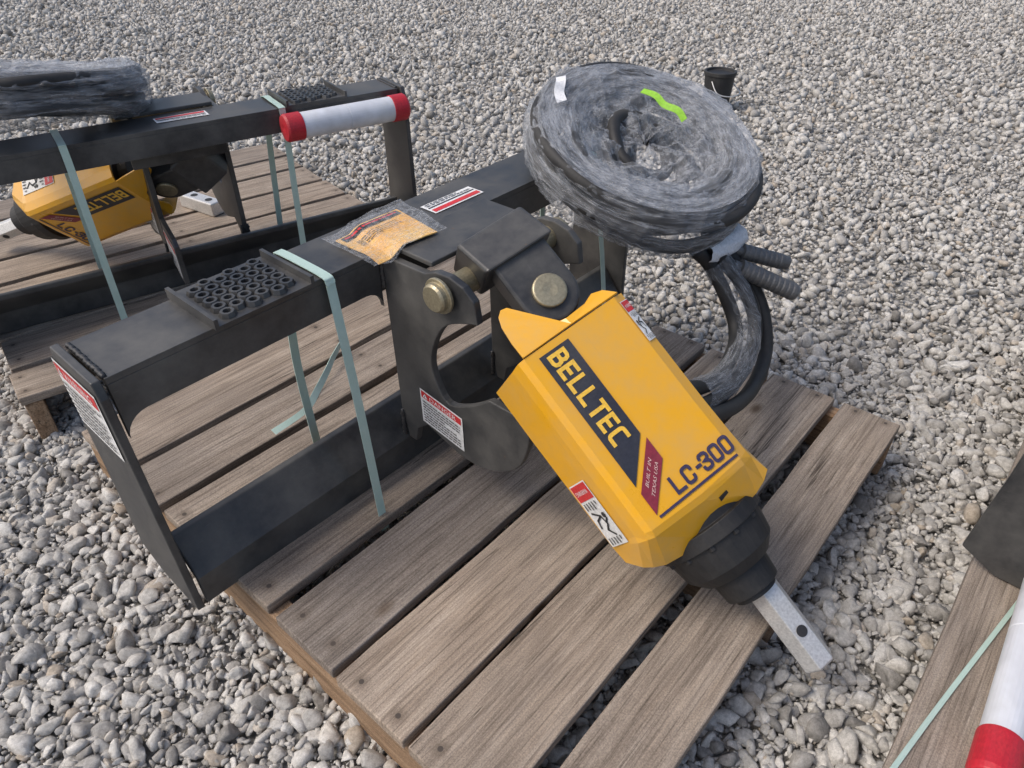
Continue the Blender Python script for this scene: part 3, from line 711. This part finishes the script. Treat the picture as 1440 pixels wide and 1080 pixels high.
# steel bar with pin holes lying behind the second frame
bm = bmesh.new(); box(bm, (-0.085, -0.024, 0), (0.085, 0.024, 0.045))
sb = empty('steel_bar', Matrix.Translation((1.08, 2.33, 0.131)) @ Matrix.Rotation(R(-82), 4, 'Z'), label='short bright steel bar with pin holes lying on the pallet behind the upper left frame', cat='bar')
mesh_obj('bar_body', bm, 'bright_steel', sb, bevel=0.004)
for x in (-0.03, 0.045):
    bm = bmesh.new(); lathe(bm, (x, 0, 0.0455), (0, 0, 1), [(0, 0.012), (0.0006, 0.012), (0.0006, 0)], 18)
    mesh_obj('pin_hole', bm, 'ink_black', sb)

# ------------------------------------------------------------------ hose coils in stretch film
def uv_mesh(rows, name, mat, parent, wrap_i, wrap_j):
    """grid of points -> smooth mesh with UVs running 0..1 along both directions"""
    bm = bmesh.new(); uvl = bm.loops.layers.uv.new('UVMap'); V = [[bm.verts.new(p) for p in r_] for r_ in rows]; n, m = len(V), len(V[0])
    for i in range(n if wrap_i else n - 1):
        for j in range(m if wrap_j else m - 1):
            q = [(i, j), (i + 1, j), (i + 1, j + 1), (i, j + 1)]
            try: f = bm.faces.new([V[a % n][b % m] for a, b in q])
            except ValueError: continue
            for lp, (a, b) in zip(f.loops, q): lp[uvl].uv = (a / n, b / m)
    return mesh_obj(name, bm, mat, parent, smooth=True)
def hose_coil(mat, rad, seed, **kw):
    r = empty('hose_coil', mat, **kw); rnd = random.Random(seed)
    slots = [(-0.030, -0.022), (0.0, -0.026), (0.030, -0.020), (-0.034, 0.008), (-0.002, 0.004), (0.031, 0.010), (-0.018, 0.034), (0.014, 0.034), (0.036, 0.036)]
    for k, (dr, dz) in enumerate(slots):
        ph = rnd.uniform(0, 6.28); ph2 = rnd.uniform(0, 6.28); pts = []
        for i in range(24):
            a = 2 * math.pi * i / 24
            rr = rad + dr + 0.007 * math.sin(2 * a + ph) + 0.004 * math.sin(3 * a + ph2)
            z = dz + 0.006 * math.sin(a + ph2) + 0.005 * math.sin(3 * a + ph)
            pts.append((rr * math.cos(a), rr * math.sin(a), z))
        bm = bmesh.new(); tube(bm, catmull(pts, 5, True), 0.0135, 12, True)
        mesh_obj('hose_loop', bm, 'rubber', r, smooth=True)
    for k in range(4):
        rr0 = rad - 0.05 - 0.022 * k; ox, oy = rnd.uniform(-0.03, 0.03), rnd.uniform(-0.03, 0.03); ph = rnd.uniform(0, 6.28)
        pts = [(ox + (rr0 + 0.010 * math.sin(2 * a + ph)) * math.cos(a), oy + (rr0 + 0.01 * math.sin(2 * a + ph)) * math.sin(a), -0.02 + 0.018 * math.sin(a + ph) + 0.012 * k) for a in [2 * math.pi * i / 22 for i in range(22)]]
        bm = bmesh.new(); tube(bm, catmull(pts, 5, True), 0.0125, 12, True); mesh_obj('hose_loop', bm, 'rubber', r, smooth=True)
    nz = np.random.default_rng(seed)
    # film wound round the bundle: ridges follow the hoses, slanting creases from the winding
    na, nb = 260, 44; w1 = nz.uniform(0, 6.28, 12); rows = []
    for i in range(na):
        a = 2 * math.pi * i / na; row = []
        for j in range(nb):
            b = 2 * math.pi * j / nb
            ridge = 0.0035 * abs(math.sin(3.5 * b + 0.8 * math.sin(a + w1[0]) + w1[1])) + 0.0016 * abs(math.sin(8 * b + 1.3 * math.sin(2 * a + w1[2]) + w1[3]))
            crease = 0.0022 * (1 - abs(math.sin(9 * a + 1.5 * b + w1[4]))) ** 4 + 0.0020 * (1 - abs(math.sin(14 * a - 2.0 * b + 0.8 * math.sin(3 * a) + w1[5]))) ** 4 + 0.003 * (1 - abs(math.sin(4 * a + 2.5 * b + w1[6]))) ** 6
            rb = 0.051 + ridge * 1.3 + crease * 1.7 + 0.004 * math.sin(3 * a + w1[7]) + 0.003 * math.sin(5 * a + b + w1[8])
            cb, sb_ = math.cos(b), math.sin(b)
            row.append(((rad + rb * math.copysign(abs(cb) ** 0.8, cb) * 1.05) * math.cos(a), (rad + rb * math.copysign(abs(cb) ** 0.8, cb) * 1.05) * math.sin(a), 0.006 + rb * math.copysign(abs(sb_) ** 0.8, sb_)))
        rows.append(row)
    uv_mesh(rows, 'film_wrap', 'stretch_film', r, True, True)
    # loose crumpled film pulled across the opening, gathered into folds
    nr, na = 40, 170; rows = []; fs = [(int(nz.integers(3, 14)), nz.uniform(-14, 14), nz.uniform(0, 6.28)) for _ in range(10)]
    for j in range(na):
        a = 2 * math.pi * j / na; row = []
        for i in range(nr + 1):
            t_ = i / nr; rr = (rad + 0.035) * (0.04 + 0.96 * t_)
            fold = sum((1 - abs(math.sin(k_ * a * 0.5 + q_ * t_ + ph)) ** 0.7) for k_, q_, ph in fs) / 10
            z = 0.012 + 0.046 * t_ ** 1.6 + 0.050 * fold * (1 - t_ ** 3) + 0.006 * math.sin(5 * a + 3 * t_) * (1 - t_)
            row.append((rr * math.cos(a + 0.25 * (1 - t_)), rr * math.sin(a + 0.25 * (1 - t_)), z))
        rows.append(row)
    uv_mesh(rows, 'film_cover', 'crumpled_film', r, True, False)
    return r
CG = 'hose coils wrapped in film'
tilt = Vector((-0.137, -0.378, 1.0)).to_track_quat('Z', 'Y').to_matrix().to_4x4()
C1 = Matrix.Translation((1.268, 0.742, 0.628)) @ tilt
hc1 = hose_coil(C1, 0.187, 3, label='film-wrapped coil of black hoses resting on the right half of the middle frame', cat='hose coil', group=CG)
inv = C1.inverted()
def in_coil(p): return inv @ Vector(p)
def on_coil(x, y, z): return Vector((x, y, z))
bm = bmesh.new(); ribbon(bm, catmull([on_coil(*q) for q in ((0.020, 0.085, 0.088), (0.030, 0.055, 0.096), (0.036, 0.030, 0.092), (0.048, 0.002, 0.097), (0.052, -0.02, 0.090))], 6), (1, 0.2, 0.35), 0.013, 0.001, 0.9)
mesh_obj('green_tag', bm, 'tag_green', hc1)
bm = bmesh.new(); ribbon(bm, catmull([on_coil(*q) for q in ((-0.105, 0.190, 0.066), (-0.118, 0.170, 0.069), (-0.135, 0.145, 0.066), (-0.142, 0.120, 0.064))], 5), (1, 0.8, 0), 0.020, 0.001, 0.5)
mesh_obj('paper_tag', bm, 'tag_white', hc1)
ends = [[(1.235, 0.560, 0.505), (1.262, 0.536, 0.47), (1.289, 0.496, 0.42), (1.291, 0.453, 0.36), (1.243, 0.422, 0.31), (1.105, 0.396, 0.31), (0.93, 0.378, 0.37), (0.85, 0.40, 0.42)],
        [(1.200, 0.560, 0.500), (1.235, 0.545, 0.465), (1.250, 0.510, 0.41), (1.245, 0.470, 0.35), (1.19, 0.440, 0.325), (1.07, 0.415, 0.335), (0.93, 0.405, 0.395), (0.85, 0.43, 0.44)],
        [(1.265, 0.575, 0.515), (1.30, 0.545, 0.470), (1.330, 0.495, 0.41), (1.330, 0.445, 0.34), (1.28, 0.405, 0.275), (1.14, 0.375, 0.275), (0.96, 0.36, 0.345), (0.86, 0.375, 0.40)]]
for k_, path in enumerate(ends):
    bm = bmesh.new(); tube(bm, [in_coil(q) for q in catmull(path, 8)], 0.0145, 12)
    mesh_obj('hose_end', bm, 'rubber', hc1, smooth=True)
def film_tube(path, rf, nb=26, n=14):
    P = [in_coil(q) for q in catmull(path, n)]; rows = []; N_ = len(P)
    for i, p_ in enumerate(P):
        d = P[min(i + 1, N_ - 1)] - P[max(i - 1, 0)]; x_ = d.cross(Vector((0.1, 0.9, 0.2))).normalized(); y_ = x_.cross(d).normalized()
        rows.append([tuple(p_ + (x_ * math.cos(2 * math.pi * j / nb) + y_ * math.sin(2 * math.pi * j / nb)) * rf(i / N_, 2 * math.pi * j / nb)) for j in range(nb)])
    return rows
mid_path = [tuple((a_ + b_) / 2 for a_, b_ in zip(p0, p1)) for p0, p1 in zip(ends[0][1:7], ends[1][1:7])]
uv_mesh(film_tube(mid_path, lambda t_, b: 0.028 + 0.003 * abs(math.sin(3 * b + 4 * t_)) + 0.003 * (1 - abs(math.sin(26 * t_ + b))) ** 4), 'film_sleeve', 'stretch_film', hc1, False, True)
uv_mesh(film_tube([(1.225, 0.555, 0.487), (1.255, 0.55, 0.482), (1.31, 0.545, 0.482), (1.345, 0.545, 0.488)], lambda t_, b: 0.020 + 0.005 * t_ + 0.003 * abs(math.sin(4 * b + 6 * t_))), 'film_tie', 'tag_white', hc1, False, True)
for o_, d_, L_, rc in (((1.318, 0.530, 0.468), (0.095, -0.088, -0.04), 0.125, 0.0165), ((1.285, 0.515, 0.452), (0.085, -0.10, -0.06), 0.155, 0.0185)):
    prof = [(0, 0), (0, rc * 0.6), (0.015, rc * 0.62), (0.016, rc)]
    s_ = 0.016
    while s_ < L_ - 0.01:
        prof += [(s_, rc), (s_ + 0.007, rc), (s_ + 0.0075, rc * 0.9), (s_ + 0.0095, rc * 0.9)]; s_ += 0.0125
    prof += [(L_, rc * 0.9), (L_, rc * 0.5), (L_ - 0.02, rc * 0.45), (L_ - 0.02, 0)]
    bm = bmesh.new(); d3 = inv.to_3x3() @ Vector(d_); lathe(bm, in_coil(o_), d3, prof, 22)
    mesh_obj('hose_coupler', bm, 'coupler_metal', hc1)
hc2 = hose_coil(Matrix.Translation((0.60, 2.04, 0.660)) @ Matrix.Rotation(R(-10), 4, Vector((0.65, -0.76, 0))), 0.21, 8, label='film-wrapped coil of black hoses on the upper left frame, cut off by the picture edge', cat='hose coil', group=CG)

# ------------------------------------------------------------------ straps
SG = 'pale green plastic straps'
def strap(pts, wd, width, label, n=8, smooth=True, tw=0.0):
    bm = bmesh.new(); P = catmull(pts, n) if smooth else [Vector(q) for q in pts]
    ribbon(bm, P, wd, width, 0.0014, tw)
    o = mesh_obj('strap', bm, 'strap_plastic'); return tag(o, label, 'strap', SG)
def loop_pts(M4, xt, xb, yf, yb, zb=0.095):
    """a strap loop over a frame: front leg, over the rail, back leg (frame-local)"""
    z = HT + 0.003
    q = [(xb, yf, zb - 0.131), (xb * 0.5 + xt * 0.5, yf * 0.5 - 0.008, z * 0.52), (xt, -0.0135, z - 0.03), (xt, -0.012, z - 0.008), (xt, -0.002, z), (xt, 0.06, z + 0.0015), (xt, 0.122, z), (xt, 0.1255, z - 0.008), (xt, 0.126, z - 0.06), (xt * 0.5 + xb * 0.5, yb * 0.5 + 0.062, z * 0.5), (xb + 0.02, yb, zb - 0.131)]
    return [M4 @ Vector(p) for p in q]
strap(loop_pts(F1, -0.243, -0.272, -0.085, 0.13), F1.to_3x3() @ Vector((1, 0, 0)), 0.0165, 'green strap looped over the middle frame beside the manual bag')
strap(loop_pts(F1, 0.445, 0.45, -0.075, 0.14), F1.to_3x3() @ Vector((1, 0, 0)), 0.015, 'green strap on the middle frame, coming down from under the hose coil')
strap(loop_pts(F2, 0.36, 0.345, 0.115, 0.13), F2.to_3x3() @ Vector((1, 0, 0)), 0.0165, 'green strap crossing in front of the upside-down yellow hood') if False else None
def loop2(xt, xb):       # the second frame is seen from behind, so its back leg is the near one
    z = HT + 0.003
    q = [(xb, -0.075, -0.036), (xt * 0.5 + xb * 0.5, -0.04, z * 0.5), (xt, -0.0135, z - 0.03), (xt, -0.002, z), (xt, 0.06, z + 0.0015), (xt, 0.122, z), (xt, 0.1265, z - 0.008), (xt, 0.127, z - 0.06), (xt * 0.5 + xb * 0.5, 0.13, z * 0.5), (xb, 0.128, -0.036)]
    return [F2 @ Vector(p) for p in q]
strap(loop2(0.252, 0.258), F2.to_3x3() @ Vector((1, 0, 0)), 0.0165, 'green strap crossing in front of the upside-down yellow hood')
strap(loop2(-0.255, -0.24), F2.to_3x3() @ Vector((1, 0, 0)), 0.0165, 'green strap beside the red-capped tube on the upper left frame')
strap([(0.83, 1.262, 0.165), (0.79, 1.240, 0.158), (0.755, 1.218, 0.150), (0.70, 1.187, 0.138), (0.635, 1.150, 0.133), (0.55, 1.142, 0.1325)], (0, 0, 1), 0.016, 'loose curled strap end lying on the boards behind the middle frame', tw=1.2)
strap([(0.62, -0.076, 0.1335), (0.80, -0.104, 0.1335), (1.0, -0.138, 0.134), (1.3, -0.19, 0.134)], (0, 1, 0.3), 0.007, 'thin green strap lying on the pallet at the right edge')

# ------------------------------------------------------------------ document tubes
TG = 'white document tubes with red caps'
def doc_tube(mat, L, **kw):
    r = empty('document_tube', mat, **kw); rr = 0.0325
    bm = bmesh.new(); lathe(bm, (-L / 2, 0, 0), (1, 0, 0), [(0.0, 0), (0, rr), (L * 0.5, rr), (L * 0.5 + 0.0005, rr - 0.001), (L * 0.5 + 0.003, rr - 0.001), (L * 0.5 + 0.0035, rr), (L, rr), (L, 0)], 32)
    mesh_obj('tube_body', bm, 'white_plastic', r)
    for s in (-1, 1):
        bm = bmesh.new(); lathe(bm, (s * (L / 2 - 0.022), 0, 0), (s, 0, 0), [(0, rr + 0.0003), (0.0, rr + 0.0025), (0.040, rr + 0.0025), (0.046, rr - 0.001), (0.047, 0.012), (0.044, 0.0)], 32)
        mesh_obj('end_cap', bm, 'red_plastic', r, bevel=0.0015)
    return r
dt2 = doc_tube(F2 @ Matrix.Translation((-0.415, 0.158, HT - 0.040)), 0.30, label='white tube with red caps hanging along the rail of the upper left frame', cat='document tube', group=TG)
dt4 = copy_tree(dt2); dt4.matrix_world = Matrix.Translation((0.930, -0.181, 0.167)) @ Matrix.Rotation(R(1.5), 4, 'Z')
dt4.scale = (1.55, 0.86, 0.86); dt4.location = (1.000, -0.178, 0.1625)
dt4['label'] = 'white tube with red caps lying on the pallet at the bottom right corner'

# ------------------------------------------------------------------ manual in its plastic bag on the rail
pb = empty('manual_bag', Matrix.Translation((0.71, 0.88, 0.6005)), label='orange printed manual in a clear plastic bag on the middle frame rail', cat='manual')
def sheet(cor, z, mi_list, nx=10, ny=10, amp=0.0015, seed=1):
    bm = bmesh.new(); nz = random.Random(seed); ph = [nz.uniform(0, 6) for _ in range(4)]; rows = []
    for j in range(ny + 1):
        row = []
        for i in range(nx + 1):
            s, t_ = i / nx, j / ny
            x = (cor[0][0] * (1 - s) + cor[1][0] * s) * (1 - t_) + (cor[3][0] * (1 - s) + cor[2][0] * s) * t_
            y = (cor[0][1] * (1 - s) + cor[1][1] * s) * (1 - t_) + (cor[3][1] * (1 - s) + cor[2][1] * s) * t_
            zz = z + amp * (math.sin(9 * s + ph[0]) * math.sin(7 * t_ + ph[1]) + 0.6 * math.sin(19 * s + 11 * t_ + ph[2]))
            q_ = min(1, max(0, (x + 0.045) / 0.03)); zz += 0.0105 * q_ * q_ * (3 - 2 * q_)          # rides up onto the centre plate
            ed = max(0, 0.862 - (y + 0.88)); zz -= ed * 0.30 * (1 - q_)
            row.append(bm.verts.new((x, y, zz)))
        rows.append(row)
    uvl = bm.loops.layers.uv.new('UVMap')
    for j in range(ny):
        for i in range(nx):
            q = [(j, i), (j, i + 1), (j + 1, i + 1), (j + 1, i)]
            f = bm.faces.new([rows[a_][b_] for a_, b_ in q])
            for lp, (a_, b_) in zip(f.loops, q): lp[uvl].uv = (b_ / nx, a_ / ny)
    return bm
cb = [(-0.083, 0.074), (0.100, 0.086), (0.072, -0.066), (-0.072, -0.058)]
cb = [(-0.085, 0.076), (0.102, 0.086), (0.070, -0.066), (-0.080, -0.052)]
bm = sheet(cb, 0.0075, 0, 14, 12, 0.0022, 4); mesh_obj('plastic_bag', bm, 'clear_bag', pb, smooth=True)
ck = [(-0.066, 0.062), (0.072, 0.064), (0.054, -0.058), (-0.064, -0.044)]
bm = sheet(ck, 0.0035, 0, 10, 10, 0.0006, 2); bk = mesh_obj('booklet', bm, 'booklet_paper', pb, solid=0.002)
bm = bmesh.new(); fz = lambda x, y, l: (x, y, 0.0053 + l + 0.0105 * (lambda q_: q_ * q_ * (3 - 2 * q_))(min(1, max(0, (x + 0.045) / 0.03))))
add2d(bm, [q__ for k__ in range(12) for q__ in rect2d(-0.060 + 0.124 * k__ / 12, 0.042, -0.060 + 0.124 * (k__ + 1) / 12, 0.057)], fz, 0); add2d(bm, lines2d(-0.056, 0.045, 0.058, 0.055, 1, 5, 0.5), fz, 1, 0.0008)
add2d(bm, lines2d(-0.050, 0.008, 0.040, 0.030, 4, 15, 0.3), fz, 0)
mesh_obj('title_bar', bm, ['ink_black', 'label_red'], bk)

# dark pail behind the coil
pl = empty('pail', Matrix.Translation((3.75, 1.78, 0.0)), label='dark round pail standing on the gravel behind the middle hose coil', cat='pail')
bm = bmesh.new(); lathe(bm, (0, 0, 0), (0, 0, 1), [(0, 0), (0, 0.066), (0.17, 0.078), (0.172, 0.084), (0.19, 0.084), (0.19, 0.072), (0.178, 0.07), (0.178, 0)], 36)
mesh_obj('pail_body', bm, 'rubber', pl, bevel=0.002)
bm = bmesh.new(); tube(bm, catmull([(0.083, 0, 0.15), (0.10, -0.05, 0.10), (0.05, -0.105, 0.085), (-0.05, -0.105, 0.085), (-0.10, -0.05, 0.10), (-0.083, 0, 0.15)], 6), 0.003, 8)
mesh_obj('handle', bm, 'bright_steel', pl, smooth=True)
